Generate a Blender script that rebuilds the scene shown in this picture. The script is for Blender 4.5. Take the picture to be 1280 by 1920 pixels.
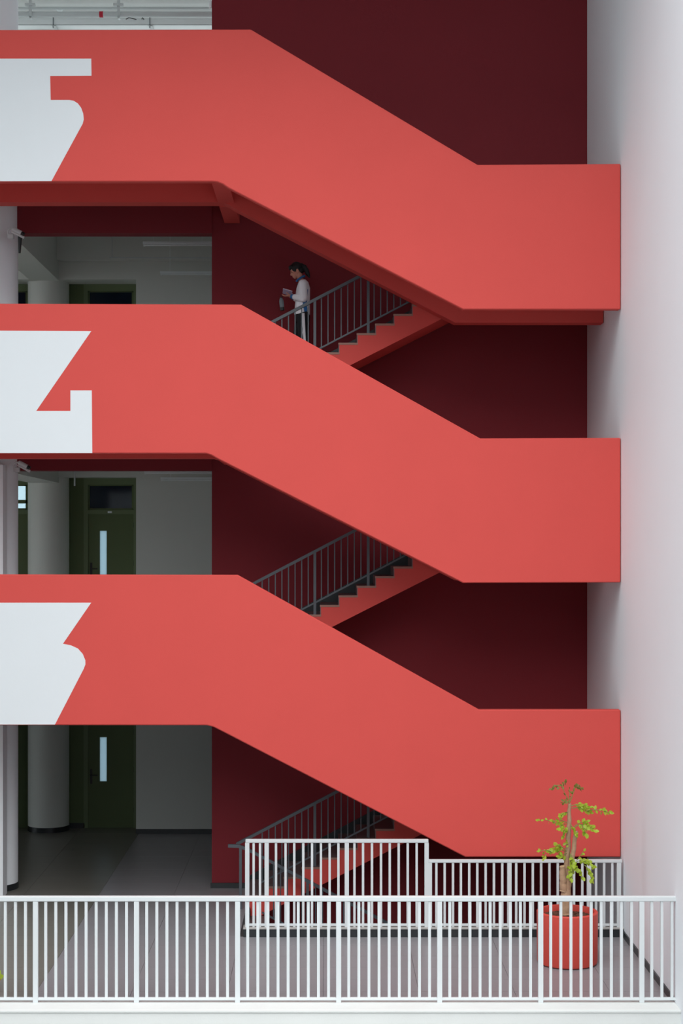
import bpy, bmesh, math, random
from mathutils import Vector, Matrix

# ------------------------------------------------------------------ clear
for o in list(bpy.data.objects): bpy.data.objects.remove(o)
scene = bpy.context.scene
C = scene.collection
R = random.Random(7)

# ------------------------------------------------------------------ measuring rig
# The stair front stands in the plane y = 0, the viewer 24 m in front of it.
U0, V0, S, DIST = 613.0, 1016.0, 130.0, 24.0
ZC = 5.646                       # eye height above the lowest visible floor
def X(px, D=1.0): return (px - U0) * D / S
def Z(py, D=1.0): return ZC + (V0 - py) * D / S
def Y(D): return (D - 1.0) * DIST

# ------------------------------------------------------------------ camera
cam = bpy.data.cameras.new('camera'); camo = bpy.data.objects.new('camera', cam); C.objects.link(camo)
camo.location = (0, -DIST, ZC); camo.rotation_euler = (math.pi/2, 0, 0)
cam.sensor_fit = 'HORIZONTAL'; cam.sensor_width = 36
cam.lens = S*DIST/1280*36
cam.shift_x = (640 - U0)/1280; cam.shift_y = (V0 - 960)/1280
cam.clip_end = 400
scene.camera = camo

# ------------------------------------------------------------------ world, sun, exposure
w = bpy.data.worlds.new('overcast_sky'); scene.world = w; w.use_nodes = True
nt = w.node_tree; bg = nt.nodes['Background']
bg.inputs[0].default_value = (0.86, 0.95, 1.0, 1); bg.inputs[1].default_value = 1.12
sun = bpy.data.lights.new('hazy_sun', 'SUN'); sun.energy = 2.2; sun.angle = math.radians(75); sun.color = (1, .98, .95)
suno = bpy.data.objects.new('hazy_sun', sun); C.objects.link(suno)
suno.rotation_euler = Vector((0.06, 1.0, -1.45)).to_track_quat('-Z', 'Y').to_euler()
vs = scene.view_settings
vs.view_transform = 'Standard'; vs.look = 'None'; vs.gamma = 1; vs.use_curve_mapping = False
vs.exposure = 0.6

# ------------------------------------------------------------------ materials
def lin(c):
    return tuple((v/255/12.92 if v/255 <= .04045 else ((v/255+.055)/1.055)**2.4) for v in c)
def mat(name, rgb, rough=.6, noise=.05, scale=3.0, bump=.0, bscale=120, metal=0, spec=.5):
    m = bpy.data.materials.new(name); m.use_nodes = True
    n = m.node_tree.nodes; l = m.node_tree.links; b = n['Principled BSDF']
    base = lin(rgb)
    tc = n.new('ShaderNodeTexCoord'); nz = n.new('ShaderNodeTexNoise')
    nz.inputs['Scale'].default_value = scale; nz.inputs['Detail'].default_value = 5
    l.new(tc.outputs['Object'], nz.inputs['Vector'])
    mx = n.new('ShaderNodeMix'); mx.data_type = 'RGBA'
    mx.inputs[6].default_value = (*[v*(1-noise) for v in base], 1)
    mx.inputs[7].default_value = (*[min(1, v*(1+noise)) for v in base], 1)
    l.new(nz.outputs['Fac'], mx.inputs[0]); l.new(mx.outputs[2], b.inputs['Base Color'])
    b.inputs['Roughness'].default_value = rough; b.inputs['Metallic'].default_value = metal
    b.inputs['Specular IOR Level'].default_value = spec
    if bump:
        n2 = n.new('ShaderNodeTexNoise'); n2.inputs['Scale'].default_value = bscale; n2.inputs['Detail'].default_value = 3
        l.new(tc.outputs['Object'], n2.inputs['Vector'])
        bp = n.new('ShaderNodeBump'); bp.inputs['Strength'].default_value = bump; bp.inputs['Distance'].default_value = .01
        l.new(n2.outputs['Fac'], bp.inputs['Height']); l.new(bp.outputs['Normal'], b.inputs['Normal'])
    return m
M = dict(
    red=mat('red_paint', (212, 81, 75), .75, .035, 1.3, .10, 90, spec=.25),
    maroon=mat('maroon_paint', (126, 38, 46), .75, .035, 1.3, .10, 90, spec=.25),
    white=mat('white_wall_paint', (244, 248, 252), .8, .02, .8, .06, 80, spec=.2),
    number=mat('number_white_paint', (226, 230, 233), .75, .02, .8, .06, 80, spec=.2),
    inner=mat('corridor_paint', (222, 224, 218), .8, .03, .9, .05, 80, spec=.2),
    concrete=mat('slab_white_paint', (222, 224, 222), .8, .05, 1.5, .10, 50, spec=.2),
    railwhite=mat('white_rail_enamel', (214, 219, 221), .4, .02, 4),
    railgrey=mat('grey_rail_enamel', (82, 88, 94), .45, .04, 5),
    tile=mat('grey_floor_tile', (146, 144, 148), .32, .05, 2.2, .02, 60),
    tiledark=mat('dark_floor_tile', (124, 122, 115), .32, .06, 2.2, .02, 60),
    coping=mat('stone_coping', (176, 172, 168), .6, .08, 6),
    grout=mat('grout', (70, 68, 70), .9),
    black=mat('black_granite', (38, 42, 45), .35, .15, 20),
    tread=mat('stair_tread_stone', (112, 98, 98), .6, .1, 8),
    nosing=mat('stair_nosing', (150, 110, 96), .6, .08, 8),
    green=mat('green_door_paint', (92, 108, 68), .55, .06, 2),
    greenlight=mat('green_frame_paint', (112, 128, 90), .5, .06, 2),
    darkmetal=mat('black_metal', (18, 20, 21), .4, .05, 5),
    glassdark=mat('dark_transom_glass', (26, 38, 52), .08, .25, 3),
    cctv=mat('camera_plastic', (205, 207, 208), .45),
    fixture=mat('fixture_enamel', (240, 246, 246), .45),
    pipe=mat('pipe_white', (206, 212, 212), .5),
    redtag=mat('red_tag', (190, 20, 50), .6),
    pot=mat('terracotta_red_pot', (206, 74, 62), .5, .05, 3, .05, 40),
    soil=mat('bark_mulch', (98, 66, 50), .95, .5, 40, .8, 60),
    trunk=mat('trunk_bark', (172, 138, 110), .85, .28, 22, .5, 70),
    cut=mat('cut_wood', (206, 176, 140), .8, .12, 25),
    twig=mat('twig_green', (128, 138, 70), .7),
    ground=mat('courtyard_paving', (150, 150, 148), .9, .08, .3),
    skin=mat('skin', (205, 142, 120), .55, .04, 8),
    hair=mat('black_hair', (10, 9, 11), .6, .2, 60, .3, 200),
    jacket=mat('white_tracksuit_fabric', (244, 245, 250), .85, .03, 14, .15, 90),
    blue=mat('blue_tracksuit_fabric', (44, 104, 162), .85, .06, 14, .1, 90),
    trousers=mat('black_tracksuit_fabric', (20, 22, 28), .85, .1, 14, .1, 90),
    eye=mat('dark_eye', (20, 14, 12), .2),
    lip=mat('lip', (170, 92, 84), .5),
    book=mat('lilac_booklet_cover', (186, 178, 206), .6, .06, 20),
    page=mat('white_paper', (226, 226, 232), .8),
    bottle=mat('grey_bottle', (108, 118, 124), .4, .06, 10),
    blocker=mat('light_blocker_paint', (160, 162, 164), .9, .05, .2),  # for the unseen blocks added to hold back sky light
)
def leafmat(name, rgb):
    m = mat(name, rgb, .45, .25, 9)
    n = m.node_tree.nodes; l = m.node_tree.links; b = n['Principled BSDF']
    tr = n.new('ShaderNodeBsdfTranslucent'); tr.inputs[0].default_value = (*lin(rgb), 1)
    mx = n.new('ShaderNodeMixShader'); mx.inputs[0].default_value = .35
    l.new(b.outputs[0], mx.inputs[1]); l.new(tr.outputs[0], mx.inputs[2])
    l.new(mx.outputs[0], n['Material Output'].inputs[0]); return m
M['leaf'] = leafmat('fresh_leaf', (172, 196, 58))
M['leafdark'] = leafmat('top_leaf', (128, 126, 54))
def panemat(name, tint, clear):
    m = bpy.data.materials.new(name); m.use_nodes = True; n = m.node_tree.nodes; l = m.node_tree.links
    tr = n.new('ShaderNodeBsdfTranslucent'); tr.inputs[0].default_value = (*tint, 1)
    tp = n.new('ShaderNodeBsdfTransparent'); tp.inputs[0].default_value = (*tint, 1)
    mx = n.new('ShaderNodeMixShader'); mx.inputs[0].default_value = clear
    nz = n.new('ShaderNodeTexNoise'); nz.inputs['Scale'].default_value = 2
    l.new(tr.outputs[0], mx.inputs[1]); l.new(tp.outputs[0], mx.inputs[2])
    gl = n.new('ShaderNodeBsdfGlossy'); gl.inputs['Roughness'].default_value = .1
    m2 = n.new('ShaderNodeMixShader'); m2.inputs[0].default_value = .06
    l.new(mx.outputs[0], m2.inputs[1]); l.new(gl.outputs[0], m2.inputs[2])
    l.new(m2.outputs[0], n['Material Output'].inputs[0]); return m
M['pane'] = panemat('frosted_vision_pane', (.62, .74, .8), .15)
M['paneclear'] = panemat('clear_transom_pane', (.75, .86, .9), .7)

# ------------------------------------------------------------------ builders
def link(name, me, m, parent=None):
    o = bpy.data.objects.new(name, me); C.objects.link(o)
    if m and not me.materials: me.materials.append(M[m] if isinstance(m, str) else m)
    if parent: o.parent = parent
    return o
def tag(o, label=None, cat=None, group=None, kind=None):
    if label: o['label'] = label
    if cat: o['category'] = cat
    if group: o['group'] = group
    if kind: o['kind'] = kind
    return o
def empty(name, loc=(0, 0, 0), **k):
    o = bpy.data.objects.new(name, None); C.objects.link(o); o.location = loc
    o.empty_display_size = .1
    return tag(o, **k)
class MB:
    def __init__(s): s.bm = bmesh.new()
    def box(s, x0, x1, y0, y1, z0, z1, bev=0):
        r = bmesh.ops.create_cube(s.bm, size=1)
        for v in r['verts']:
            v.co = Vector((x0 + (v.co.x+.5)*(x1-x0), y0 + (v.co.y+.5)*(y1-y0), z0 + (v.co.z+.5)*(z1-z0)))
        if bev:
            es = list({e for v in r['verts'] for e in v.link_edges})
            bmesh.ops.bevel(s.bm, geom=es, offset=bev, segments=1, affect='EDGES')
        return s
    def prism(s, pts, y0, y1):               # polygon in x,z extruded along y
        a = [s.bm.verts.new((x, y0, z)) for x, z in pts]; b = [s.bm.verts.new((x, y1, z)) for x, z in pts]
        n = len(pts); s.bm.faces.new(a); s.bm.faces.new(b[::-1])
        for i in range(n): s.bm.faces.new((a[i], b[i], b[(i+1) % n], a[(i+1) % n]))
        return s
    def plan(s, pts, z0, z1):                # polygon in x,y extruded along z
        a = [s.bm.verts.new((x, y, z0)) for x, y in pts]; b = [s.bm.verts.new((x, y, z1)) for x, y in pts]
        n = len(pts); s.bm.faces.new(a); s.bm.faces.new(b[::-1])
        for i in range(n): s.bm.faces.new((a[i], b[i], b[(i+1) % n], a[(i+1) % n]))
        return s
    def tube(s, pts, r, seg=10, cap=True):   # pts: points, r: radius or list
        pts = [Vector(p) for p in pts]; n = len(pts)
        rs = r if isinstance(r, (list, tuple)) else [r]*n
        rings = []; up = None
        for i, p in enumerate(pts):
            d = (pts[min(i+1, n-1)] - pts[max(i-1, 0)]).normalized()
            if up is None or abs(up.dot(d)) > .99:
                up = Vector((0, 0, 1)) if abs(d.z) < .9 else Vector((0, 1, 0))
            a = d.cross(up).normalized(); b = a.cross(d).normalized(); up = b
            rings.append([s.bm.verts.new(p + a*math.cos(t)*rs[i] + b*math.sin(t)*rs[i])
                          for t in [2*math.pi*k/seg for k in range(seg)]])
        for i in range(n-1):
            for k in range(seg):
                s.bm.faces.new((rings[i][k], rings[i][(k+1) % seg], rings[i+1][(k+1) % seg], rings[i+1][k]))
        if cap:
            s.bm.faces.new(rings[0][::-1]); s.bm.faces.new(rings[-1])
        return s
    def lathe(s, prof, cx=0, cy=0, seg=48):  # profile of (r, z)
        rings = [[s.bm.verts.new((cx + r*math.cos(2*math.pi*k/seg), cy + r*math.sin(2*math.pi*k/seg), z)) for k in range(seg)] for r, z in prof]
        for i in range(len(prof)-1):
            for k in range(seg):
                s.bm.faces.new((rings[i][k], rings[i][(k+1) % seg], rings[i+1][(k+1) % seg], rings[i+1][k]))
        s.bm.faces.new(rings[0][::-1]); s.bm.faces.new(rings[-1]); return s
    def ball(s, c, rx, ry, rz, u=16, v=12, rot=None):
        mtx = Matrix.Translation(c) @ (rot.to_4x4() if rot else Matrix()) @ Matrix.Diagonal((rx, ry, rz, 1))
        bmesh.ops.create_uvsphere(s.bm, u_segments=u, v_segments=v, radius=1, matrix=mtx); return s
    def mesh(s, name, smooth=False):
        bmesh.ops.recalc_face_normals(s.bm, faces=s.bm.faces)
        me = bpy.data.meshes.new(name); s.bm.to_mesh(me); s.bm.free()
        if smooth:
            for p in me.polygons: p.use_smooth = True
            me.set_sharp_from_angle(angle=math.radians(40))
        return me
    def build(s, name, m, parent=None, smooth=False):
        return link(name, s.mesh(name, smooth), m, parent)
def copyobj(o, parent, **k):
    c = o.copy(); C.objects.link(c); c.parent = parent
    for a, v in k.items(): setattr(c, a, v)
    return c

# ------------------------------------------------------------------ main levels
RISE, RUN, X1 = .149, .2847, -1.246             # stair riser, going, first riser
F = [0.0, 3.92, 7.84, 11.76]                    # floor levels in view
XW = 4.24                                       # face of the white side wall
YB = Y(1.131)                                   # face of the red back wall
YS0, YS1 = Y(1.062), Y(1.0745)                  # inner stringer of the front flights
YF0, YF1 = Y(1.076), YB - .03                   # rear flights
XR = X(397, 1.131)                              # left end of the red wall
YWALL, YDOOR = Y(1.342), Y(1.369)
TOP = 15.56

# ------------------------------------------------------------------ setting
tag(MB().box(XW, XW+.3, -9.5, 12, -6, 17).build('wall_right', 'white'), 'tall white side wall closing the stair on the right', 'wall', kind='structure')
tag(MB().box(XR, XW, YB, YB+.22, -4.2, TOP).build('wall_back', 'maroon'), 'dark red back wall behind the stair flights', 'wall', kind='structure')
tag(MB().box(-200, 200, -200, 200, -6.3, -6.0).build('ground', 'ground'), 'pale courtyard paving far below the gallery', 'ground', kind='structure')
tag(MB().box(-16, XW, -4.8, 9.2, TOP, TOP+.4).build('ceiling', 'concrete'), 'white roof slab over the top gallery', 'ceiling', kind='structure')  # unseen front overhang lengthened to darken the top parapet, rear cut back for light

tag(MB().box(-30, 30, -46, -38, -6, 10.5).build('wall_opposite_added', 'blocker'), 'plain grey block added out of view to cut low sky light', 'wall', kind='structure')  # added behind the camera, dims level light reaching the corridors
tag(MB().box(-14, -7.6, -16, -4.3, -6, 17).build('wall_left_added', 'blocker'), 'plain grey block added out of view to darken the left side', 'wall', kind='structure')  # added off-frame, keeps light off the left ends of the parapets

# lowest visible floor: slab with stairwell opening, tiles laid on it
fl = MB()
fl.plan([(-16, -4.0), (XW, -4.0), (XW, -.03), (X1+.05, -.03), (X1+.05, YB), (XR, YB), (XR, YB+.22), (XW, YB+.22), (XW, 12), (-16, 12)], -.35, -.02)
floor = tag(fl.build('floor', 'grout'), 'grey tiled gallery floor in front of the stair', 'floor', kind='structure')
tb = {}
def tile(x0, x1, y0, y1, m):
    key = (round(x1-x0, 3), round(y1-y0, 3), m)
    if key not in tb:
        tb[key] = MB().box(0, x1-x0-.004, 0, y1-y0-.004, -.02, 0).mesh('tile'); tb[key].materials.append(M[m])
    o = link('tile', tb[key], None, floor); o.location = (x0+.002, y0+.002, 0)
xs = [-3.65 + 1.2*k for k in range(-6, 7)] + [XW]
ys = [-3.72 + .6*k for k in range(0, 22)]
for i in range(len(xs)-1):
    for j in range(len(ys)-1):
        x0, x1, y0, y1 = xs[i], xs[i+1], ys[j], ys[j+1]
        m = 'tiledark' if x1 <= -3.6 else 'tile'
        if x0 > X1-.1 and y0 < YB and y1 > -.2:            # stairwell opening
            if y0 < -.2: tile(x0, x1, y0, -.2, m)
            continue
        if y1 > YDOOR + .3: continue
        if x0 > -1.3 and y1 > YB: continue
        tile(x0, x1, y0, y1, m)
# slab edge below the front railing
tag(MB().box(-16, XW, -4.04, -3.72, -.75, .0).box(-16, XW, -4.06, -3.66, 0.0, .035, .006).build('trim_1', 'concrete'),
    'white painted slab edge below the front railing', 'slab edge', kind='structure')
tag(MB().box(XW-.02, XW, -3.66, -.2, 0, .09).build('baseboard_right', 'black'), 'black skirting along the white side wall', 'baseboard', kind='structure')
tag(MB().box(XR-.02, X1-.1, YB-.02, YB, 0, .085).build('baseboard_back', 'black'), 'black skirting at the foot of the red wall', 'baseboard', kind='structure')

tag(MB().box(-16, -6.3, 2.9, 3.1, 0, F[1]-.12).build('wall_gallery_added', 'white'), 'white wall left of the front column, added out of view to darken the lowest corridor', 'wall', kind='structure')  # added off-frame, closes the lowest corridor so less light gets in

# upper floor slabs
for i, z in enumerate(F[1:]):
    s = MB().plan([(-16, .15), (X1, .15), (X1, YB), (XR, YB), (XR, YB+.22), (XW, YB+.22), (XW, 12), (-16, 12)], z-.12, z)
    tag(s.build('floor', 'concrete'), ['concrete floor slab of the second gallery behind the lowest parapet', 'concrete floor slab of the third gallery behind the middle parapet',
        'concrete floor slab of the top gallery behind the highest parapet'][i], 'floor', kind='structure')
    # red edge beam in line with the back wall
    names = ['lowest', 'middle', 'top']
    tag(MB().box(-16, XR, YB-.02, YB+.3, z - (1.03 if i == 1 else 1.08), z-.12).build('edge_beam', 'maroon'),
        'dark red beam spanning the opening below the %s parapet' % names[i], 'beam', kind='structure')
    # ceiling beams in the corridor
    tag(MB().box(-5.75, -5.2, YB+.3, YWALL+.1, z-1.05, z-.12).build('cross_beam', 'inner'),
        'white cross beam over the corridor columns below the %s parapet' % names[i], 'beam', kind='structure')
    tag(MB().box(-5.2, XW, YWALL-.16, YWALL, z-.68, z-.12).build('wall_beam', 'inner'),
        'white ceiling beam along the corridor wall below the %s parapet' % names[i], 'beam', kind='structure')

# ------------------------------------------------------------------ stair parapets with painted numbers
def arc(pts):
    return pts
PAR = [
    dict(lv=1, poly=[(-560,1076),(445,1078),(898,1331),(1163,1331),(1163,1607),(872,1607),(412,1369),(400,1363),(388,1360),(-560,1359)],
         num=[(-110,1130),(171,1130),(118,1207),(133,1210),(146,1216),(155,1226),(160,1238),(160,1246),(157,1254),(103,1358.5),(-110,1358.5)], d='3', nm='lowest'),
    dict(lv=2, poly=[(-560,567),(452,571),(900,822),(1163,821),(1163,1092),(868,1093),(408,860),(396,853),(386,850),(-560,850)],
         num=[(-20,620),(171,621),(68,770.5),(132,770.5),(132,732),(172,732),(173,849.5),(-150,849.5),(-150,800)], d='4', nm='middle'),
    dict(lv=3, poly=[(-560,57),(470,55),(895,309),(1163,307),(1163,580),(868,580),(428,352),(418,345),(408,341),(398,340),(-560,341)],
         num=[(-90,110),(171,110),(171.5,142),(94,142.5),(95,187.5),(130,187.5),(138,189),(146,194),(152,202),(156,213),(157,224),(155,232),(96.5,339.5),(-110,340),(-110,250)], d='5', nm='top'),
]
for p in PAR:
    pts = [(X(a), Z(b)) for a, b in p['poly']]
    pts = [(min(x, XW-.002), z) for x, z in pts]
    bm = MB().prism(pts, 0, .15)
    o = tag(bm.build('stair_parapet', 'red'), 'red stair parapet painted with a huge white %s' % p['d'], 'parapet', kind='structure')
    bev = o.modifiers.new('bevel', 'BEVEL'); bev.width = .012; bev.segments = 1; bev.limit_method = 'ANGLE'
    n = MB().prism([(X(a), Z(b)) for a, b in p['num']], -.003, .001).build('painted_number', 'number', o)
    n['label'] = 'cropped white painted figure %s' % p['d']

# ------------------------------------------------------------------ stair flights
def nose(x, z0): return z0 + RISE*((x - X1)/RUN + 1)         # nosing line of a rear flight
TREAD = MB().box(-.015, RUN+.0, 0, 1, -.03, 0).mesh('tread'); TREAD.materials.append(M['tread'])
def rear_flight(z0, which):
    t = empty('stair_flight', (X1, YF0, z0), label='red rear stair flight rising right, %s' % which, cat='stairs', kind='structure')
    prof = [(X1, z0 - .12)]
    for k in range(13):
        xr = X1 + k*RUN + (.012 if k else 0)
        prof += [(xr, z0 + RISE*k - (.03 if k else 0)), (xr, z0 + RISE*(k+1) - .03)]
    xe = X1 + 12*RUN
    def soff(x): return z0 + .546 + .507*(x - .356)
    prof[0] = (X1, z0 - .25)
    prof += [(xe + .25, z0 + 13*RISE - .03), (xe + .25, soff(xe) + .02), (xe, soff(xe)), ((-.25 - .546)/.507 + .356, z0 - .25)]
    b = MB().prism([(x - X1, z - z0) for x, z in prof], 0, YF1 - YF0).build('flight_body', 'red', t)
    for k in range(12):
        x0 = X1 + k*RUN; zz = z0 + RISE*(k+1)
        o = MB().box(0, RUN + .012, 0, YF1-YF0, -.03, 0).build('tread', 'tread', t); o.location = (x0 - X1, 0, zz - z0)
        # light strip showing at the open end of the tread
        e = MB().box(-.004, RUN + .016, -.006, .0, -.03, .002).build('tread_edge', 'nosing', o)
    for k in range(13):
        o = MB().box(0, .012, .0, YF1-YF0, 0, RISE-.03).build('riser', 'tread', t); o.location = (X1 + k*RUN - X1, 0, RISE*k)
    sk = MB().prism([(X1-.28, z0), (X1-.28, z0+.085), (X1-.1, z0+.085), (X1-.0, nose(X1, z0)+.07), (xe, nose(xe, z0)+.07), (xe, z0+13*RISE-.2), (X1+.3, z0)], YF1+.002, YB)
    bb = sk.build('skirting', 'black', t); bb.matrix_parent_inverse = Matrix.Translation((-X1, -YF0, -z0))
    return t
FL = ['beside the white stairwell railing', 'between the lowest and middle parapets', 'under the walking student']
for i in range(3): rear_flight(F[i], FL[i])

def stringer_pts(p, top_off):
    return p
def front_flight(i):
    z1 = F[i+1]; zl = F[i] + 13*RISE; p = PAR[i]; nm = p['nm']
    t = empty('stair_flight', (X1, .15, zl), label='red front stair flight behind the %s parapet' % nm, cat='stairs', kind='structure')
    inv = Matrix.Translation((-X1, -.15, -zl))
    poly = [(min(X(a), XW-.004), Z(b)) for a, b in p['poly']]
    low = poly[4:]                                   # bottom outline, right to left
    xa, xb = X1 + 12*RUN, X1
    top = [(-16, z1), (xb - .2, z1 + .0), (xb, z1 + .02), (xa, zl + .08), (XW-.004, zl)]
    bot = [(x, z + .004) for x, z in low]; bot[-1] = (-16, bot[-1][1])
    b = MB().prism(top + bot, YS0, YS1).build('stringer', 'red', t); b.matrix_parent_inverse = inv
    n = 13
    prof = [(xa + .25, zl - .18), (xa + .25, zl)]
    for k in range(13):
        xr = xa - k*RUN; prof += [(xr, zl + RISE*k), (xr, zl + RISE*(k+1))]
    prof += [(xb - .1, z1), (xb - .1, z1 - .25), (xb, z1 - .3)]
    b = MB().prism(prof, .152, YS0 - .002).build('flight_body', 'red', t); b.matrix_parent_inverse = inv
    b = MB().box(xa + .25, XW-.004, .152, YS0-.002, zl - .18, zl).box(xa+.25, XW-.004, YS1+.002, YB-.002, zl - .18, zl).build('landing', 'red', t); b.matrix_parent_inverse = inv
    # soffit slab of the gallery in front of the opening
    b = MB().box(-16, xb-.12, .152, YS0-.002, z1-.5, z1-.3).build('gallery_soffit', 'red', t); b.matrix_parent_inverse = inv
    # cross beam where the flight leaves the gallery
    zb = min(z for x, z in bot[-3:])
    b = MB().box(X(396), X(428), .152, YS0-.002, zb - .004, z1-.5).box(X(396), X(428), YS1+.002, YB-.03, zb - .004, z1-.125).build('cross_beam', 'red', t); b.matrix_parent_inverse = inv
    return t
for i in range(3): front_flight(i)

# flight going down inside the stairwell, and its landing
t = empty('stair_flight', (X1, .1, -.0), label='dark stair flight going down behind the white stairwell railing', cat='stairs', kind='structure')
inv = Matrix.Translation((-X1, -.1, 0))
prof = [(X1+.06, -.02)]
for k in range(13):
    xr = X1 + .06 + k*RUN; prof += [(xr, -RISE*(k+1))] if k == 0 else [(xr, -RISE*k), (xr, -RISE*(k+1))]
xe = X1 + .06 + 12*RUN
prof += [(XW-.01, -RISE*13), (XW-.01, -RISE*13-.2), (xe, -RISE*13-.2), (X1+.06, -.45)]
b = MB().prism(prof, .0, YS1).build('flight_body', 'tread', t); b.matrix_parent_inverse = inv
b = MB().box(xe, XW-.01, YS1, YB-.01, -RISE*13-.2, -RISE*13).build('landing', 'tread', t); b.matrix_parent_inverse = inv
tag(MB().box(X1-.6, XW, -.5, -.25, -4.2, -.36).build('wall_stairwell', 'red'), 'red wall hidden inside the stairwell below the floor', 'wall', kind='structure')

# ------------------------------------------------------------------ grey stair railings
BAL = MB().box(-.0085, .0085, -.0085, .0085, 0, 1).mesh('baluster'); BAL.materials.append(M['railgrey'])
POST = MB().box(-.021, .021, -.021, .021, 0, 1).mesh('post'); POST.materials.append(M['railgrey'])
def rail_bar(pts, wy, hz, name, parent, m='railgrey'):
    b = MB()
    for (xa, za), (xb, zb) in zip(pts[:-1], pts[1:]):
        b.prism([(xa, za), (xb, zb), (xb, zb - hz), (xa, za - hz)], -wy, wy)
    return b.build(name, m, parent)
def grey_rail(z0, which):
    yr = YF0 + .10
    t = empty('stair_railing', (0, yr, z0), label='grey metal stair railing %s' % which, cat='railing')
    xa, xb = X1 - .02, X1 + 12*RUN
    nz = lambda x: nose(x, 0)
    rail_bar([(xa - .15, nz(xa - .15) + .9), (xb, nz(xb) + .9)], .03, .05, 'handrail', t)
    rail_bar([(xa + .2, nz(xa+.2) + .09), (xb, nz(xb) + .09)], .015, .028, 'bottom_rail', t)
    posts = [-1.22, X(590, 1.08), X(690, 1.08), X(690, 1.08) + .83]
    for x in posts[1 if z0 == 0 else 0:]:
        k = math.floor((x - X1)/RUN) + 1 if x > X1 else 0
        zb = k*RISE; o = link('post', POST, None, t); o.location = (x, 0, zb); o.scale = (1, 1, nz(x) + .87 - zb)
    n = int((xb - posts[0])/.102)
    for j in range(1, n):
        x = posts[1] + (j - 11)*.1025
        if x < X1 + .15 or x > xb - .05 or min(abs(x - q) for q in posts) < .045: continue
        o = link('baluster', BAL, None, t); o.location = (x, 0, nz(x) + .07); o.scale = (1, 1, .80)
    return t
for i, wch in enumerate(['rising behind the white stairwell railing', 'between the lowest and middle parapets', 'in front of the walking student']):
    grey_rail(F[i], wch)
# railing of the flight going down
t = empty('stair_railing', (0, Y(1.066), 0), label='grey metal handrail running down into the stairwell', cat='railing')
nd = lambda x: -RISE*((x - X1 - .06)/RUN)
rail_bar([(-1.52, 1.0), (-1.36, .995), (-1.22, .945), (2.2, nd(2.2) + .91)], .025, .05, 'handrail', t)
rail_bar([(-1.0, nd(-1.0) + .06), (2.2, nd(2.2) + .06)], .015, .028, 'bottom_rail', t)
for x in (-1.33, -.3, .55, 1.4):
    zb = 0 if x < -1.2 else nd(x) - .06
    o = link('post', POST, None, t); o.location = (x, 0, zb); o.scale = (1, 1, (.96 if x < -1.2 else nd(x) + .88) - zb)
for j in range(28):
    x = -.93 + j*.1075
    if min(abs(x-q) for q in (-.3, .55, 1.4)) < .045: continue
    o = link('baluster', BAL, None, t); o.location = (x, 0, nd(x) + .05); o.scale = (1, 1, .83)

# ------------------------------------------------------------------ white railings
WBAL = MB().box(-.017, .017, -.017, .017, 0, 1).mesh('baluster'); WBAL.materials.append(M['railwhite'])
WPOST = MB().box(-.03, .03, -.03, .03, 0, 1).mesh('post'); WPOST.materials.append(M['railwhite'])
DR = .845
yr = Y(DR)
t = empty('gallery_railing', (0, yr, 0), label='long white metal railing along the front edge of the gallery', cat='railing')
zt, zb = Z(1680, DR), Z(1873, DR) - .015
x_end = X(1274, DR)
MB().box(-7.0, x_end + .02, -.035, .035, zt - .062, zt, .008).build('top_rail', 'railwhite', t)
MB().box(-7.0, x_end, -.02, .02, zb, zb + .035, .004).build('bottom_rail', 'railwhite', t)
step = X(67+189.2, DR) - X(67, DR); x0 = X(67, DR)
for k in range(-3, 8):
    xp = x0 + k*step
    if k == 7: xp = x_end - .005
    if xp < -6.9: continue
    o = link('post', WPOST, None, t); o.location = (xp, 0, .036); o.scale = (1, 1, zt - .062 - .036)
    for j in range(1, 10):
        xb_ = x0 + k*step + j*step/10
        if k == 7 or xb_ > x_end - .05: continue
        o = link('baluster', WBAL, None, t); o.location = (xb_, 0, zb + .03); o.scale = (1, 1, zt - .06 - zb - .03)

DM = .990
ym = Y(DM) + .07
curb = tag(MB().box(X(456, DM), XW-.001, Y(DM), Y(DM)+.2, 0, .112).build('stairwell_curb', 'black'), 'black stone curb around the stairwell under the white railing', 'curb', kind='structure')
MB().box(X(456, DM)-.004, XW-.002, Y(DM)-.004, Y(DM)+.204, .112, .135, .004).build('coping', 'coping', curb)
t = empty('stairwell_railing', (0, ym, .135), label='white metal railing in two heights guarding the stairwell', cat='railing')
zt1, zt2 = Z(1575, DM) - .135, Z(1613, DM) - .135
W2 = MB().box(-.0165, .0165, -.0165, .0165, 0, 1).mesh('baluster'); W2.materials.append(M['railwhite'])
xl, xm = X(463, DM), X(800, DM)
MB().box(xl-.025, xm+.025, -.03, .03, zt1-.05, zt1, .006).build('top_rail', 'railwhite', t)
MB().box(xm+.02, XW-.02, -.03, .03, zt2-.045, zt2, .006).build('top_rail', 'railwhite', t)
MB().box(xl-.02, XW-.02, -.02, .02, .012, .045, .004).build('bottom_rail', 'railwhite', t)
def put(px, mesh, top, nm):
    o = link(nm, mesh, None, t); o.location = (X(px, DM), 0, 0); o.scale = (1, 1, top)
for px in (463, 499.5, 650, 800): put(px, WPOST if px in (499.5, 650) else WPOST, zt1-.05 , 'post')
for px in (475, 487, 517, 535, 551.3, 568.3, 584.7, 601.4, 617.8, 634.3, 664.4, 680.5, 697.3, 714.3, 730.7, 747.5, 764.5, 781.3): put(px, W2, zt1-.05, 'baluster')
for px in (806, 955.4, 1105, 1161): put(px, WPOST, zt2-.045, 'post')
for px in (818.3, 833.9, 849.5, 864.4, 880, 895.2, 910.9, 926.5, 942.1, 968.3, 983.9, 999.5, 1015.2, 1030.8, 1046.4, 1061.5, 1077, 1092.5, 1118.3, 1133.5, 1148.8): put(px, W2, zt2-.045, 'baluster')

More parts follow.
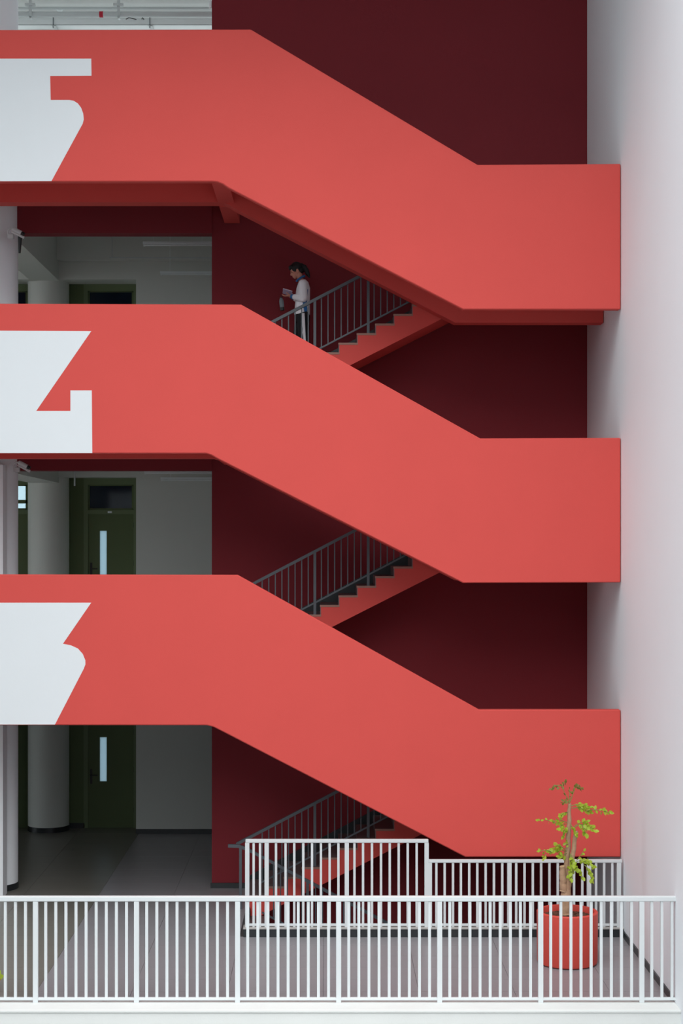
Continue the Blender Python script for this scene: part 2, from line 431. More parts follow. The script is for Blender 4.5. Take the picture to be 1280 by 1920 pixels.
# ------------------------------------------------------------------ columns
lev = ['on the lowest floor', 'between lowest and middle parapets', 'between middle and top parapets', 'above the top parapet']
for i, z in enumerate(F):
    h = (F[i+1]-.12 if i < 3 else TOP) - z
    for row, yc, xc in (('front', Y(1.132), -5.447), ('corridor', Y(1.360), -5.46)):
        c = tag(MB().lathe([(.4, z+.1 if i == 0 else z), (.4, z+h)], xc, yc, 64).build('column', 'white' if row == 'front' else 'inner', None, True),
                'round %s column %s' % ('white front' if row == 'front' else 'grey corridor', lev[i]), 'column', kind='structure')
        if i == 0: MB().lathe([(.408, 0), (.408, .1)], xc, yc, 64).build('plinth', 'black', c, True)
    if i < 2:
        zz = Z(880, 1.11) - F[1] if i == 1 else 0
        tag(MB().box(-5.95, X(12, 1.112), Y(1.10), Y(1.114), z, z + (3.05 if i == 0 else 2.95)).build('casing', 'white'),
            'flat white casing in front of the round column %s' % lev[i], 'casing', kind='structure')

# ------------------------------------------------------------------ corridor back wall, doors
DD = 1.369
def door(px0, px1, z, name, pane, transom, slit=True, bars=0):
    """green door with transom in the recess; px edges at the door plane"""
    xa, xb = X(px0, DD), X(px1, DD); w_ = xb - xa
    y0 = YDOOR
    t = empty(name, ((xa+xb)/2, y0, z), kind='structure')
    def bx(nm, m, x0, x1, ya, yb, z0, z1, par=None, bev=0):
        o = MB().box(x0 - (xa+xb)/2, x1 - (xa+xb)/2, ya, yb, z0, z1, bev).build(nm, m, par or t); return o
    fr = MB()
    c = (xa+xb)/2
    for a, b2, z0, z1 in ((xa-.03, xa+.055, 0, 2.85), (xb-.055, xb+.07, 0, 2.85), (xa+.055, xb-.055, 2.70, 2.85), (xa+.055, xb-.055, 2.12, 2.20)):
        fr.box(a-c, b2-c, -.03, .08, z0, z1)
    fr.build('door_frame', 'greenlight', t)
    sx0, sx1, sz0, sz1 = (X(187, DD), X(200, DD), .918, 1.79) if slit else (None,)*4
    lf = MB(); x0, x1 = xa+.05, xb-.05
    if slit:
        lf.box(x0-c, sx0-c, 0, .045, .0, 2.13).box(sx1-c, x1-c, 0, .045, .0, 2.13).box(sx0-c, sx1-c, 0, .045, .0, sz0).box(sx0-c, sx1-c, 0, .045, sz1, 2.13)
    else: lf.box(x0-c, x1-c, 0, .045, .0, 2.13)
    leaf = lf.build('door_leaf', 'green', t)
    if slit:
        MB().box(sx0-c, sx1-c, .015, .025, sz0, sz1).build('vision_pane', 'pane', leaf)
        h = MB().box(x0-c+.045, x0-c+.085, -.012, 0, .87, 1.16)
        h.box(x0-c+.055, x0-c+.20, -.06, -.045, 1.03, 1.05).box(x0-c+.055, x0-c+.075, -.06, -.012, 1.03, 1.05)
        h.build('door_handle', 'darkmetal', leaf)
        for hz in (.3, 1.1, 1.85): MB().box(x1-c-.012, x1-c+.012, -.015, 0, hz, hz+.1).build('hinge', 'darkmetal', leaf)
    xs_ = [xa+.055, xb-.055]
    MB().box(xs_[0]-c, xs_[1]-c, .02, .03, 2.19, 2.71).build('transom_pane', transom, t)
    g = MB().box(xs_[0]-c, xs_[1]-c, -.0, .045, 2.20, 2.235).box(xs_[0]-c, xs_[1]-c, 0, .045, 2.675, 2.70).box(xa+.055-c, xa+.085-c, 0, .045, 2.2, 2.7).box(xb-.095-c, xb-.055-c, 0, .045, 2.2, 2.7)
    if bars: g.box(xs_[0]-c, xs_[1]-c, .0, .045, 2.33, 2.40)
    g.build('transom_frame', 'green', t)
    if slit: MB().box(-.06, .02, -.045, -.03, 2.14, 2.175).build('number_plate', 'fixture', t)
    return t
nd_ = 0
dz = [0, .155, .06]
for i in range(3):
    z = F[i] + dz[i]
    # wall with two recesses: pieces left, between (behind the column), right and above
    top = F[i+1] - .12
    x_open = X(255, 1.342); xa = X(128, DD); xm0, xm1 = X(57, DD)+.02, X(130, DD) - .02
    zt_ = z + 2.83
    wl = MB().box(x_open, XW-.01, YWALL, YDOOR+.1, F[i] + (.09 if i == 0 else 0), top)
    wl.box(-16, x_open, YWALL+.02, YDOOR+.1, zt_, top)
    wl.box(xm0-.02, xm1-.02, YDOOR-.02, YDOOR+.1, F[i], zt_)
    wl.box(-16, X(-42, DD)-.02, YWALL, YDOOR+.1, F[i], zt_)
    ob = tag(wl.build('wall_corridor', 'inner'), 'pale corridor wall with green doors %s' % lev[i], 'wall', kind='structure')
    if i == 0:
        MB().box(x_open, XW-.02, YWALL-.015, YWALL+.02, 0, .09).build('baseboard', 'black', ob)
    # fixed green panel beside the door
    pn = tag(MB().box(X(122, DD), X(159, DD), YDOOR-.02, YDOOR+.06, z+.1, zt_).build('door_panel', 'green'), 'fixed green panel left of the green door %s' % lev[i], 'panel', kind='structure')
    MB().box(X(122, DD), X(159, DD), YDOOR-.03, YDOOR+.06, F[i], z+.1).build('panel_skirting', 'black', pn)
    nd_ += 1
    tag(door(160, 256, z, 'door_%d' % nd_, 'pane', 'glassdark'), 'green door with slim glass pane %s' % lev[i], 'door')
    nd_ += 1
    tag(door(-42, 57, z, 'door_%d' % nd_, 'pane', 'paneclear' if i == 1 else 'glassdark', False, 1), 'green door mostly hidden behind the front column %s' % lev[i], 'door')

# ------------------------------------------------------------------ corridor ceiling fittings
def tube_light(px, D, z, where, ceil):
    xa = X(px, D); L = 1.22
    t = empty('tube_light', (xa + L/2, Y(D), z), label='slim white batten light %s' % where, cat='light', group='corridor batten lights')
    MB().box(-L/2, L/2, -.03, .03, .03, .075, .006).build('housing', 'fixture', t)
    MB().tube([(-L/2+.02, 0, .016), (L/2-.02, 0, .016)], .016, 12).build('tube', 'fixture', t, True)
    for s in (-1, 1):
        MB().box(s*(L/2-.02)-.012, s*(L/2-.02)+.012, -.02, .02, -.002, .034).build('lamp_holder', 'fixture', t)
        MB().tube([(s*.42, 0, .07), (s*.42, 0, ceil - z)], .004, 6).build('suspension_rod', 'fixture', t)
tube_light(268, 1.21, F[2] + 2.97 , 'hanging nearest, below the top parapet', F[3]-.12)
tube_light(300, 1.325, Z(516, 1.325) , 'hanging by the wall, below the top parapet', F[3]-.12)
tube_light(270, 1.21, Z(889, 1.21), 'hanging nearest, below the middle parapet', F[2]-.12)
tube_light(301, 1.325, Z(902, 1.325), 'hanging by the wall, below the middle parapet', F[2]-.12)
tag(MB().tube([(X(205, 1.30), Y(1.30), Z(483, 1.30)), (XR+.6, Y(1.30), Z(484, 1.30))], .012, 8).tube([(X(210, 1.30), Y(1.30), Z(483, 1.30)), (X(210, 1.30), Y(1.30), F[3]-.13)], .008, 6).build('conduit', 'pipe', None, True),
    'thin white conduit hanging below the ceiling under the top parapet', 'conduit')
tag(MB().tube([(X(140, 1.338), Y(1.338), Z(911, 1.338)), (X(140, 1.338), Y(1.338), F[2]-.70)], .016, 8).build('conduit', 'pipe', None, True),
    'short vertical conduit above the green door of the middle gallery', 'conduit')

# top gallery: pipes and trays under the ceiling
def pipe(px0, px1, py, D, r, name, label, m='pipe'):
    b = MB().tube([(X(px0, D), Y(D), Z(py, D)), (X(px1, D), Y(D), Z(py, D))], r, 16).build(name, m, None, True)
    return tag(b, label, 'pipe')
fp = empty('fire_pipe', (X(200, 1.25), Y(1.25), Z(27, 1.25)), label='thick white ceiling pipe carrying a red tag', cat='pipe')
L0, L1 = X(-80, 1.25) - fp.location.x, X(470, 1.25) - fp.location.x
MB().tube([(L0, 0, 0), (L1, 0, 0)], .05, 20).build('pipe_body', 'pipe', fp, True)
xt = X(190, 1.25) - fp.location.x
MB().tube([(xt-.034, 0, 0), (xt+.034, 0, 0)], .0535, 20).build('red_tag', 'redtag', fp, True)
for px in (58, 223):
    xh = X(px, 1.25) - fp.location.x; top = TOP - fp.location.z
    MB().box(xh-.026, xh+.026, -.07, -.05, -.07, top).box(xh-.09, xh+.09, -.11, .0, .13, .17).tube([(xh, -.07, -.075), (xh, .05, -.075)], .02, 10).build('hanger', 'pipe', fp, False)
pipe(-80, 470, 15.5, 1.275, .025, 'sprinkler_pipe', 'thin white pipe just under the top gallery ceiling')
tr = empty('cable_tray', (X(200, 1.30), Y(1.30), Z(47, 1.30)), label='pale cable tray with loose black cables under the top ceiling', cat='cable tray')
L0, L1 = X(-80, 1.3) - tr.location.x, X(470, 1.3) - tr.location.x
MB().box(L0, L1, 0, .006, 0, .13).box(L0, L1, 0, .25, 0, .006).box(L0, L1, -.012, .008, .105, .13).build('tray_body', 'fixture', tr)
for px in (100, 281):
    xh = X(px, 1.3) - tr.location.x
    MB().tube([(xh, -.02, -.06), (xh, -.02, TOP - tr.location.z)], .008, 8).build('tray_hanger', 'railgrey', tr); MB().box(xh-.02, xh+.05, -.03, .26, -.03, -.012).build('tray_bracket', 'pipe', tr)
for a, b_ in ((236, 256), (266, 270)):
    x0_, x1_ = X(a, 1.3) - tr.location.x, X(b_, 1.3) - tr.location.x
    MB().tube([(x0_, -.02, .10), (x0_+(x1_-x0_)*.3, -.025, .135), (x0_+(x1_-x0_)*.6, -.02, .12), (x1_, -.02, .095)], .007, 8).build('loose_cable', 'darkmetal', tr, True)
pipe(-80, 470, 50, 1.315, .032, 'water_pipe', 'pale pipe seen lowest, just above the top parapet')
sd = empty('smoke_detector', (X(112, 1.29), Y(1.29), TOP), label='white oval smoke detector on the top gallery ceiling', cat='detector')
MB().lathe([(.06, -.02), (.06, 0)], 0, 0, 24).build('base', 'fixture', sd, True)
MB().lathe([(.02, -.05), (.045, -.045), (.055, -.02)], 0, 0, 24).build('sensor_dome', 'fixture', sd, True)
jb = tag(MB().box(XR-.05, XR, YB+.02, YB+.12, Z(16, 1.135), Z(4, 1.135), .006).build('junction_box', 'fixture'), 'small grey junction box by the red wall at the very top', 'box')

# ------------------------------------------------------------------ security cameras
def security_camera(px, py, D, label, hood):
    t = empty('security_camera', (X(px, D), Y(D), Z(py, D)), label=label, cat='camera')
    s = D/S
    MB().box(-6*s, 5*s, -.04, .05, -5*s, 4*s, .01).build('junction_base', 'cctv', t)
    MB().tube([(-4*s, -.05, 3*s), (-5*s, -.06, 9*s), (0, -.06, 13*s), (7*s, -.06, 12*s)], .014, 10).build('bracket_arm', 'cctv', t, True)
    rot = Matrix.Rotation(math.radians(28), 3, 'Y')
    d = rot @ Vector((1, 0, 0))
    c0 = Vector((4*s, -.07, 13*s)); c1 = c0 + d*.16
    b = MB().tube([c0, c0 + d*.02, c1], [.028, .036, .036], 16).build('camera_body', 'cctv', t, True)
    MB().tube([c1, c1 + d*.05], [.034, .03], 16).build('lens', 'darkmetal', b, True)
    sh = MB()
    a = Vector((0, 1, 0)); u = d.cross(a) * -1
    q = [c0 + d*.01 + u*.042, c1 + d*.075 + u*.042]
    sh.tube([q[0], q[1]], [.022, .022], 8)
    sh.build('sun_shield', 'cctv', b, True)
    if hood:
        MB().tube([(17*s, -.02, -0*s), (16*s, -.02, -32*s)], [.036, .018], 10).build('cable_sleeve', 'darkmetal', t, True)
    return t
security_camera(32, 880, 1.108, 'white bullet camera on the column under the painted 4', False)
security_camera(21, 443, 1.108, 'white bullet camera with black cable sleeve on the column under the painted 5', True)

# ------------------------------------------------------------------ pot and tree
DP = .930
px_c, yc = X(1063, DP), Y(DP)
pot = empty('planter', (px_c, yc, 0), label='round red planter behind the front railing near the white wall', cat='planter')
r = .408
MB().lathe([(r-.045, .0), (r-.012, .02), (r-.006, .04), (r, .62), (r, .69), (r-.01, .70), (r-.045, .70), (r-.05, .69), (r-.052, .60)], 0, 0, 72).build('pot_body', 'pot', pot, True)
so = MB(); so.lathe([(r-.053, .60), (r-.054, .62)], 0, 0, 48)
for k in range(260):
    a = R.uniform(0, 6.28); q = math.sqrt(R.random())*(r-.09); s_ = R.uniform(.012, .03)
    bmesh.ops.create_cube(so.bm, size=1, matrix=Matrix.Translation((q*math.cos(a), q*math.sin(a), .625)) @ Matrix.Rotation(R.uniform(0, 3), 4, (R.random(), R.random(), 1)) @ Matrix.Diagonal((s_*1.6, s_, s_*.5, 1)))
o = so.build('bark_mulch', 'soil', pot); o['kind'] = 'stuff'

tree = empty('potted_tree', (px_c, yc, .62), label='small tree with cut brown stems and light green leaves in the red planter', cat='tree')
def T(px, py, dy=0.0):           # point of the tree relative to its base
    return Vector((X(px, DP) - px_c, dy, Z(py, DP) - .62))
def limb(pts, rad, name, m='trunk', wob=.006, seg=14, cutcap=False):
    P = [T(*p) for p in pts]; out = []; rr = []
    for i in range(len(P)-1):
        for k in range(5):
            f = k/5; q = P[i].lerp(P[i+1], f); out.append(q + Vector((R.uniform(-wob, wob), R.uniform(-wob, wob), 0))); rr.append((rad[i]*(1-f)+rad[i+1]*f)*R.uniform(.94, 1.06))
    out.append(P[-1]); rr.append(rad[-1])
    b = MB().tube(out, rr, seg); ob = b.build(name, m, tree, True)
    if cutcap:
        d = (out[-1]-out[-2]).normalized()
        MB().tube([out[-1] - d*.004, out[-1] + d*.008], rad[-1]*.96, 14).build('cut_face', 'cut', ob, False)
    return ob
limb([(1060, 1716, 0), (1060, 1690, 0), (1061, 1668, 0)], [.07, .066, .062], 'trunk')
limb([(1055.5, 1672, -.02), (1055, 1650, -.025), (1053, 1624, -.03)], [.05, .046, .036], 'cut_stem', cutcap=True)
limb([(1062, 1680, .0), (1064, 1660, -.01), (1070, 1620, -.015), (1075, 1590, -.01), (1079, 1559, 0)], [.05, .046, .034, .030, .028], 'cut_stem', cutcap=True)
limb([(1058, 1660, .03), (1061, 1635, .03), (1065, 1590, .03), (1067, 1545, .02), (1068, 1507, .02)], [.036, .038, .036, .030, .022], 'main_stem')
# leaf sprays: (start, end, number of leaves, leaf length, droop)
LEAFV = [(0, 0, 0), (.18, .20, .02), (.5, .30, .03), (.82, .17, .0), (1, 0, -.04), (.82, -.17, 0), (.5, -.30, .03), (.18, -.20, .02), (.5, 0, -.03)]
LEAFF = [(0, 1, 8), (1, 2, 8), (2, 3, 8), (3, 4, 8), (4, 5, 8), (5, 6, 8), (6, 7, 8), (7, 0, 8)]
def add_leaves(bm, spots):
    for p, d, L, roll in spots:
        d = d.normalized(); n = Vector((R.uniform(-.5, .5), -.75 + R.uniform(-.4, .3), .55 + R.uniform(-.4, .4)))
        b = n.cross(d)
        if b.length < .05: b = Vector((0, 1, 0)).cross(d)
        b.normalize(); n = d.cross(b).normalized()
        vs_ = [bm.verts.new(p + d*(x*L) + b*(y*L*1.15) + n*(z*L)) for x, y, z in LEAFV]
        for f in LEAFF: bm.faces.new([vs_[i] for i in f])
def spray(a, b, n, L, droop=.04, m='leaf', spread=1.0):
    A, B = T(*a), T(*b)
    pts = [A.lerp(B, k/6) + Vector((0, 0, droop*4*(k/6)*(1-k/6))) for k in range(7)]
    br = MB().tube(pts, [.006]*3 + [.004]*4, 6).build('twig', 'twig', tree, True)
    bm = bmesh.new(); spots = []
    ax = (B-A).normalized()
    for k in range(n):
        f = .28 + .72*(k+.5)/n; i = min(5, int(f*6)); p = pts[i].lerp(pts[i+1], f*6 - i)
        s = 1 if k % 2 else -1
        side = Vector((R.uniform(-.6, .6), R.uniform(-1, 1), s*R.uniform(.3, 1))) * spread
        d = (ax*R.uniform(.5, 1.0) + side + Vector((0, 0, -.25)))
        spots.append((p + Vector((R.uniform(-.01, .01), R.uniform(-.03, .03), R.uniform(-.02, .01))), d, L*R.uniform(.8, 1.2), 0))
    spots.append((B, ax, L, 0))
    add_leaves(bm, spots)
    me = bpy.data.meshes.new('leaves'); bm.to_mesh(me); bm.free()
    o = link('leaf_spray', me, m, tree); o['kind'] = 'stuff'
top = (1068, 1506, .02)
for a, b, n, L, dr, m in [
    (top, (1052, 1474, -.02), 5, .04, .0, 'leafdark'), ((1052, 1474, -.02), (1033, 1478, -.05), 8, .045, .03, 'leafdark'), ((1052, 1474, -.02), (1060, 1466, .05), 6, .045, .0, 'leafdark'),
    (top, (1068, 1480, .03), 2, .03, 0, 'leafdark'), (top, (1079, 1474, 0), 6, .045, .0, 'leafdark'), ((1075, 1478, 0), (1090, 1480, .04), 9, .045, .02, 'leafdark'),
    (top, (1054, 1504, -.05), 6, .05, .02, 'leafdark'),
    ((1070, 1512, .02), (1104, 1512, -.05), 14, .06, .03, 'leaf'), ((1072, 1516, .02), (1106, 1524, .04), 14, .06, .03, 'leaf'), ((1098, 1520, -.03), (1140, 1522, -.10), 10, .062, .03, 'leaf'),
    ((1066, 1524, .02), (1050, 1528, -.06), 8, .055, .02, 'leaf'),
    ((1067, 1546, .02), (1036, 1538, -.06), 8, .065, .03, 'leaf'), ((1040, 1542, -.05), (1008, 1536, -.10), 4, .05, .02, 'leaf'), ((1060, 1545, .0), (1046, 1550, -.12), 7, .07, .02, 'leaf'),
    ((1067, 1550, .02), (1054, 1566, -.08), 10, .06, .03, 'leaf'), ((1068, 1545, .0), (1076, 1560, -.12), 12, .06, .02, 'leaf'),
    ((1076, 1550, .0), (1098, 1540, -.04), 9, .06, .02, 'leaf'), ((1076, 1552, 0), (1112, 1556, -.06), 14, .07, .06, 'leaf'), ((1090, 1546, -.05), (1096, 1560, -.09), 6, .075, .0, 'leaf'),
    ((1064, 1600, .02), (1030, 1596, -.05), 14, .065, .04, 'leaf'), ((1062, 1596, .0), (1042, 1584, -.06), 9, .06, .02, 'leaf'), ((1034, 1596, -.05), (1010, 1594, -.1), 4, .05, .02, 'leaf'),
    ((1022, 1600, -.08), (1018, 1606, -.1), 2, .05, .0, 'leaf'), ((1064, 1585, .0), (1060, 1574, -.09), 6, .05, .0, 'leaf'), ((1062, 1600, 0), (1046, 1602, -.1), 8, .065, .0, 'leaf'),
    ((1068, 1600, -.02), (1066, 1640, -.12), 16, .06, .0, 'leaf'), ((1070, 1602, -.02), (1074, 1622, -.13), 14, .065, .02, 'leaf'), ((1080, 1612, -.04), (1092, 1594, -.08), 3, .05, .0, 'leaf'),
    ((1076, 1618, -.03), (1108, 1622, -.1), 16, .065, .06, 'leaf'), ((1094, 1620, -.06), (1106, 1646, -.12), 12, .06, .03, 'leaf'), ((1076, 1620, -.03), (1088, 1640, -.14), 7, .07, .02, 'leaf'), ((1070, 1624, -.02), (1068, 1642, -.15), 5, .075, .0, 'leaf')]:
    spray(a, b, n, L, dr, m)

# leaf tip of a plant that stands at the left end of the gallery
lp = empty('potted_plant', (X(-14, .87), Y(.87), 0), label='green leaf tip of a plant cut off by the left edge near the front railing', cat='plant')
MB().lathe([(.07, 0), (.1, .16), (.105, .17), (.09, .17)], 0, 0, 24).build('pot_body', 'pot', lp, True)
bm = bmesh.new()
for k in range(9):
    a = k*.7; add_leaves(bm, [(Vector((0, 0, .16)), Vector((math.cos(a), math.sin(a), .3 + .5*(k % 3))), .15 , 0)])
me = bpy.data.meshes.new('leaves'); bm.to_mesh(me); bm.free(); o = link('leaves', me, 'leaf', lp); o['kind'] = 'stuff'

# ------------------------------------------------------------------ student walking down, reading
DS = 1.105
sx, sy = X(568, DS), Y(DS)
sz = F[2] + 4*RISE                      # the tread that carries the rear foot
person = empty('person', (sx, sy, sz), label='student in white and blue tracksuit walking down the stairs reading a booklet', cat='person')
def Q(px, py, dy=0.0): return Vector((X(px, DS) - sx, dy, Z(py, DS) - sz))
def etube(b, pts, rx, ry, seg=20):
    """tube with an elliptical section: rx across the walking direction, ry sideways"""
    n = len(pts); rings = []
    for i, p in enumerate(pts):
        d = (pts[min(i+1, n-1)] - pts[max(i-1, 0)]); d.y = 0; d.normalize()
        a = Vector((d.z, 0, -d.x))
        rings.append([b.bm.verts.new(p + a*math.cos(t)*rx[i] + Vector((0, 1, 0))*math.sin(t)*ry[i]) for t in [2*math.pi*k/seg for k in range(seg)]])
    for i in range(n-1):
        for k in range(seg): b.bm.faces.new((rings[i][k], rings[i][(k+1) % seg], rings[i+1][(k+1) % seg], rings[i+1][k]))
    b.bm.faces.new(rings[0][::-1]); b.bm.faces.new(rings[-1]); return b
def soft(o, vox, it=6):
    m = o.modifiers.new('remesh', 'REMESH'); m.mode = 'VOXEL'; m.voxel_size = vox; m.use_smooth_shade = True
    q = o.modifiers.new('smooth', 'SMOOTH'); q.iterations = it; q.factor = .5
    return o
def joint(b, c, r): b.ball(c, r, r, r, 14, 10)
# joints, near side is -y
sh_n, el_n, wr_n = Q(568, 537, -.165), Q(569, 563, -.20), Q(547, 557.5, -.085)
sh_f, el_f, wr_f = Q(568, 537, .165), Q(567, 563, .20), Q(548, 555.5, .085)
hipc = Q(567, 590)
hip_n, kn_n, an_n = Q(568, 594, -.085), Q(570.5, 641, -.085), Q(580, 679, -.085)
hip_f, kn_f, an_f = Q(566, 594, .085), Q(556, 645, .085), Q(551.5, 697, .085)
hc = Q(555.5, 507.5)
tilt = Matrix.Rotation(math.radians(-24), 3, 'Y')
fw = tilt @ Vector((-1, 0, 0)); up_ = tilt @ Vector((0, 0, 1)); rt = Vector((0, 1, 0))
if fw.z > 0:
    tilt = Matrix.Rotation(math.radians(24), 3, 'Y'); fw = tilt @ Vector((-1, 0, 0)); up_ = tilt @ Vector((0, 0, 1))
def H(f, r_, u): return hc + fw*f + rt*r_ + up_*u
def hball(b, f, r_, u, rf, rr, ru): b.ball(H(f, r_, u), rf, rr, ru, 18, 14, tilt)
b = MB()
# head: cranium, face, jaw, chin, nose, brow, lips, ears, neck
hball(b, -.005, 0, .022, .094, .076, .098); hball(b, .03, 0, -.035, .062, .060, .075); hball(b, .062, 0, -.092, .026, .030, .022)
hball(b, .080, 0, .018, .016, .045, .014)
b.tube([H(.086, 0, .005), H(.106, 0, -.032)], [.009, .015], 10); hball(b, .098, 0, -.034, .016, .017, .011)
hball(b, .086, 0, -.062, .012, .024, .008); hball(b, .084, 0, -.074, .012, .021, .008)
for s_ in (-1, 1):
    hball(b, -.012, s_*.076, -.012, .020, .010, .032); hball(b, .058, s_*.036, -.03, .024, .022, .022)
etube(b, [Q(568, 534), Q(563.5, 524), hc + fw*-.02 + up_*-.04], [.055, .048, .05], [.062, .050, .05])
etube(b, [Q(567, 597), Q(567.5, 575), Q(568, 552), Q(568.5, 536), Q(568.5, 531)], [.10, .085, .10, .085, .05], [.15, .125, .155, .15, .07])
for s_, e_, w_ in ((sh_n, el_n, wr_n), (sh_f, el_f, wr_f)):
    b.tube([s_, s_.lerp(e_, .5), e_], [.052, .045, .038], 12); joint(b, s_, .055); joint(b, e_, .04)
    b.tube([e_, e_.lerp(w_, .4), w_], [.038, .036, .026], 12); joint(b, w_, .026)
for h_, k_, a_ in ((hip_n, kn_n, an_n), (hip_f, kn_f, an_f)):
    b.tube([h_, h_.lerp(k_, .5), k_], [.082, .07, .054], 14); joint(b, k_, .054)
    b.tube([k_, k_.lerp(a_, .35), a_], [.052, .053, .036], 14); joint(b, h_, .084)
    b.tube([a_, a_ + Vector((-.05, 0, -.04))], [.036, .034], 10)
# hands: palm, four curled fingers under the booklet, thumb over its edge
def hand(w_, sgn):
    pc = w_ + Vector((-.055, -sgn*.012, .012))
    b.tube([w_, w_.lerp(pc, .6)], [.024, .028], 10); b.ball(pc, .045, .040, .016, 14, 10)
    for i, L in enumerate((.058, .068, .063, .048)):
        o0 = pc + Vector((-.032, (i - 1.5)*.0195, .0))
        p1 = o0 + Vector((-L*.45, 0, -.004)); p2 = p1 + Vector((-L*.35, 0, .010)); p3 = p2 + Vector((-L*.2, 0, .012))
        b.tube([o0 + Vector((.02, 0, 0)), o0, p1, p2, p3], [.0095, .0095, .009, .008, .0065], 8); joint(b, p3, .0068)
    t0 = w_ + Vector((-.03, sgn*.026, .01)); t1 = t0 + Vector((-.025, sgn*.022, .022)); t2 = t1 + Vector((-.028, -sgn*.004, .022))
    b.tube([t0, t1, t2], [.013, .011, .008], 8); joint(b, t2, .0085)
hand(wr_n, -1); hand(wr_f, 1)
body = soft(b.build('body', 'skin', person, True), .0045, 3)
for s_ in (-1, 1):
    e = MB(); e.ball(H(.081, s_*.032, -.006), .008, .014, .006, 12, 8, tilt); e.build('eye', 'eye', body, True)
    e = MB(); e.ball(H(.086, s_*.033, .018), .005, .020, .004, 10, 6, tilt); e.build('eyebrow', 'hair', body, True)
e = MB(); e.ball(H(.094, 0, -.068), .006, .018, .007, 10, 8, tilt); e.build('lips', 'lip', body, True)
# hair with fringe, bun and ponytail
b = MB()
hball(b, -.022, 0, .040, .098, .086, .098); hball(b, .045, 0, .085, .055, .066, .034); hball(b, .072, 0, .062, .030, .058, .026)
hball(b, -.065, 0, -.02, .05, .068, .06)
for s_ in (-1, 1): hball(b, .01, s_*.070, .035, .055, .016, .055)
b.ball(Q(565.5, 497.5), .035, .034, .036, 14, 10)
b.tube([Q(565, 498), Q(570, 500), Q(574, 507), Q(577, 514), Q(580.5, 521)], [.028, .040, .042, .034, .010], 14)
soft(b.build('hair', 'hair', person, True), .006, 3)
# jacket with sleeves
b = MB()
etube(b, [Q(566, 591), Q(566.3, 584), Q(567, 570), Q(567.5, 552), Q(568.5, 540), Q(568, 531), Q(566, 526)], [.125, .125, .118, .116, .108, .085, .055], [.175, .178, .168, .172, .178, .13, .068], 28)
for s_, e_, w_ in ((sh_n, el_n, wr_n), (sh_f, el_f, wr_f)):
    b.tube([s_ + Vector((0, 0, .02)), s_.lerp(e_, .5), e_], [.072, .068, .062], 14); joint(b, s_ + Vector((0, 0, .01)), .075); joint(b, e_, .062)
    b.tube([e_, e_.lerp(w_, .5), e_.lerp(w_, .86)], [.060, .054, .042], 14)
jk = soft(b.build('jacket', 'jacket', person, True), .007, 4)
b = MB(); ring = []
for k in range(17):
    t_ = 2*math.pi*k/16; c_ = Q(563.3, 522.2)
    ring.append(c_ + Vector((.062*math.cos(t_), .066*math.sin(t_), .040*math.cos(t_))))
b.tube(ring, .017, 10, False); soft(b.build('collar', 'blue', jk, True), .005, 2)
for (e_, w_) in ((el_n, wr_n), (el_f, wr_f)):
    d = (w_ - e_).normalized(); c_ = e_.lerp(w_, .84)
    MB().tube([c_, c_ + d*.045], [.040, .036], 14).build('cuff', 'blue', jk, True)
b = MB()
etube(b, [Q(576.5, 545, -.150), Q(574, 556, -.158), Q(571.5, 568, -.160), Q(572, 578, -.165), Q(573.5, 587, -.163)], [.012, .022, .034, .034, .026], [.012, .018, .022, .022, .02], 14)
soft(b.build('side_panel', 'blue', jk, True), .006, 2)
b = MB(); b.box(*sum([[c_ - .008, c_ + .008] for c_ in Q(557, 536, -.115)], [])); o = b.build('chest_badge', 'trousers', jk)
# trousers with a white side stripe
b = MB()
etube(b, [Q(567, 604), Q(567, 596), Q(567, 584)], [.115, .12, .11], [.165, .168, .155], 24)
for h_, k_, a_ in ((hip_n, kn_n, an_n), (hip_f, kn_f, an_f)):
    b.tube([h_, h_.lerp(k_, .5), k_, k_.lerp(a_, .5), a_], [.105, .094, .080, .078, .076], 16); joint(b, h_, .105); joint(b, k_, .08)
tr_ = soft(b.build('trousers', 'trousers', person, True), .007, 3)
b = MB(); etube(b, [Q(568, 590, -.180), Q(569, 605, -.184), Q(570, 622, -.174), Q(571.5, 641, -.162), Q(576, 660, -.158), Q(580, 676, -.157)], [.026, .026, .022, .017, .015, .015], [.012]*6, 12)
b.build('stripe', 'jacket', tr_, True)
b = MB(); etube(b, [Q(565, 606, -.178), Q(566.5, 622, -.171), Q(569, 641, -.158), Q(574, 661, -.154)], [.004]*4, [.012]*4, 8)
b.build('stripe', 'jacket', tr_, True)
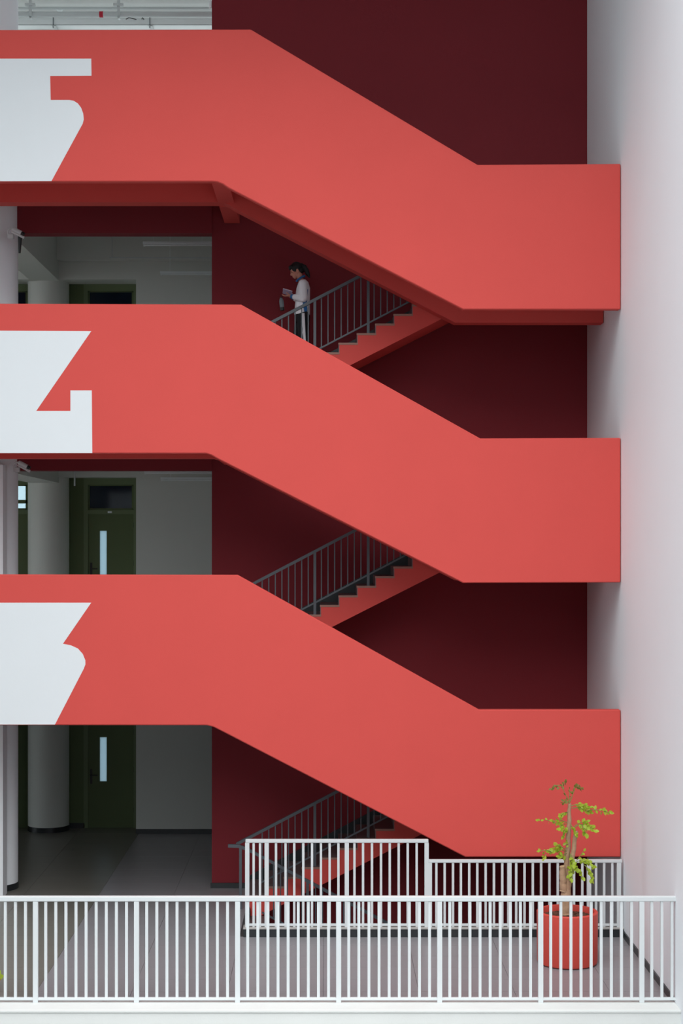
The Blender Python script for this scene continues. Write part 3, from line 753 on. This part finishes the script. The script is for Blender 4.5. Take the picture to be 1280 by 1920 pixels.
for a_, zf in ((an_n, 0.0), (an_f, -RISE)):
    b = MB(); f0 = Vector((a_.x, a_.y, zf))
    b.ball(f0 + Vector((.01, 0, .05)), .055, .042, .05, 14, 10); b.ball(f0 + Vector((-.10, 0, .032)), .095, .045, .034, 16, 10)
    b.box(f0.x - .19, f0.x + .06, f0.y - .042, f0.y + .042, zf, zf + .022, .008)
    soft(b.build('shoe', 'jacket', person, True), .007, 2)

# booklet in the hands
bk = empty('booklet', (sx + Q(538, 552).x, sy, sz + Q(538, 552).z), label='open lilac booklet in the hands of the student', cat='booklet')
o_ = Q(538, 552)
def leaf(sgn, m, lift, name):
    A, B = Q(546.5, 555.2) - o_, Q(529.5, 550.2) - o_
    off = Vector((.012, sgn*.15, .050))
    P = [A, B, B + off, A + off]; n = (P[1]-P[0]).cross(P[2]-P[0]).normalized(); n = n if n.z > 0 else -n
    bm = bmesh.new(); lo = [bm.verts.new(p + n*lift) for p in P]; hi = [bm.verts.new(p + n*(lift + .006)) for p in P]
    bm.faces.new(lo); bm.faces.new(hi[::-1])
    for i in range(4): bm.faces.new((lo[i], lo[(i+1) % 4], hi[(i+1) % 4], hi[i]))
    bmesh.ops.recalc_face_normals(bm, faces=bm.faces)
    me = bpy.data.meshes.new(name); bm.to_mesh(me); bm.free(); return link(name, me, m, bk)
for s_ in (-1, 1): leaf(s_, 'book', 0, 'cover'); leaf(s_, 'page', .006, 'pages')
# bottle dangling from the near hand
wb = empty('water_bottle', (sx + Q(529.5, 584).x, sy - .075, sz + Q(529.5, 584).z), label='grey bottle with dark base dangling from the hand of the student', cat='bottle')
hh = (584 - 560)*DS/S
MB().lathe([(.034, .055), (.036, .07), (.036, hh-.05), (.030, hh-.025), (.020, hh)], 0, 0, 24).build('bottle_body', 'bottle', wb, True)
MB().lathe([(.022, 0), (.034, .006), (.0355, .056)], 0, 0, 24).build('base', 'darkmetal', wb, True)
MB().lathe([(.021, hh-.004), (.021, hh+.012), (.016, hh+.016)], 0, 0, 20).build('cap', 'darkmetal', wb, True)
MB().tube([(-.012, 0, hh+.012), (.0, 0, hh+.045), (.020, 0, hh+.052), (.016, 0, hh+.012)], .004, 8).build('strap', 'darkmetal', wb, True)
wb.rotation_euler = (0, math.radians(-6), 0)
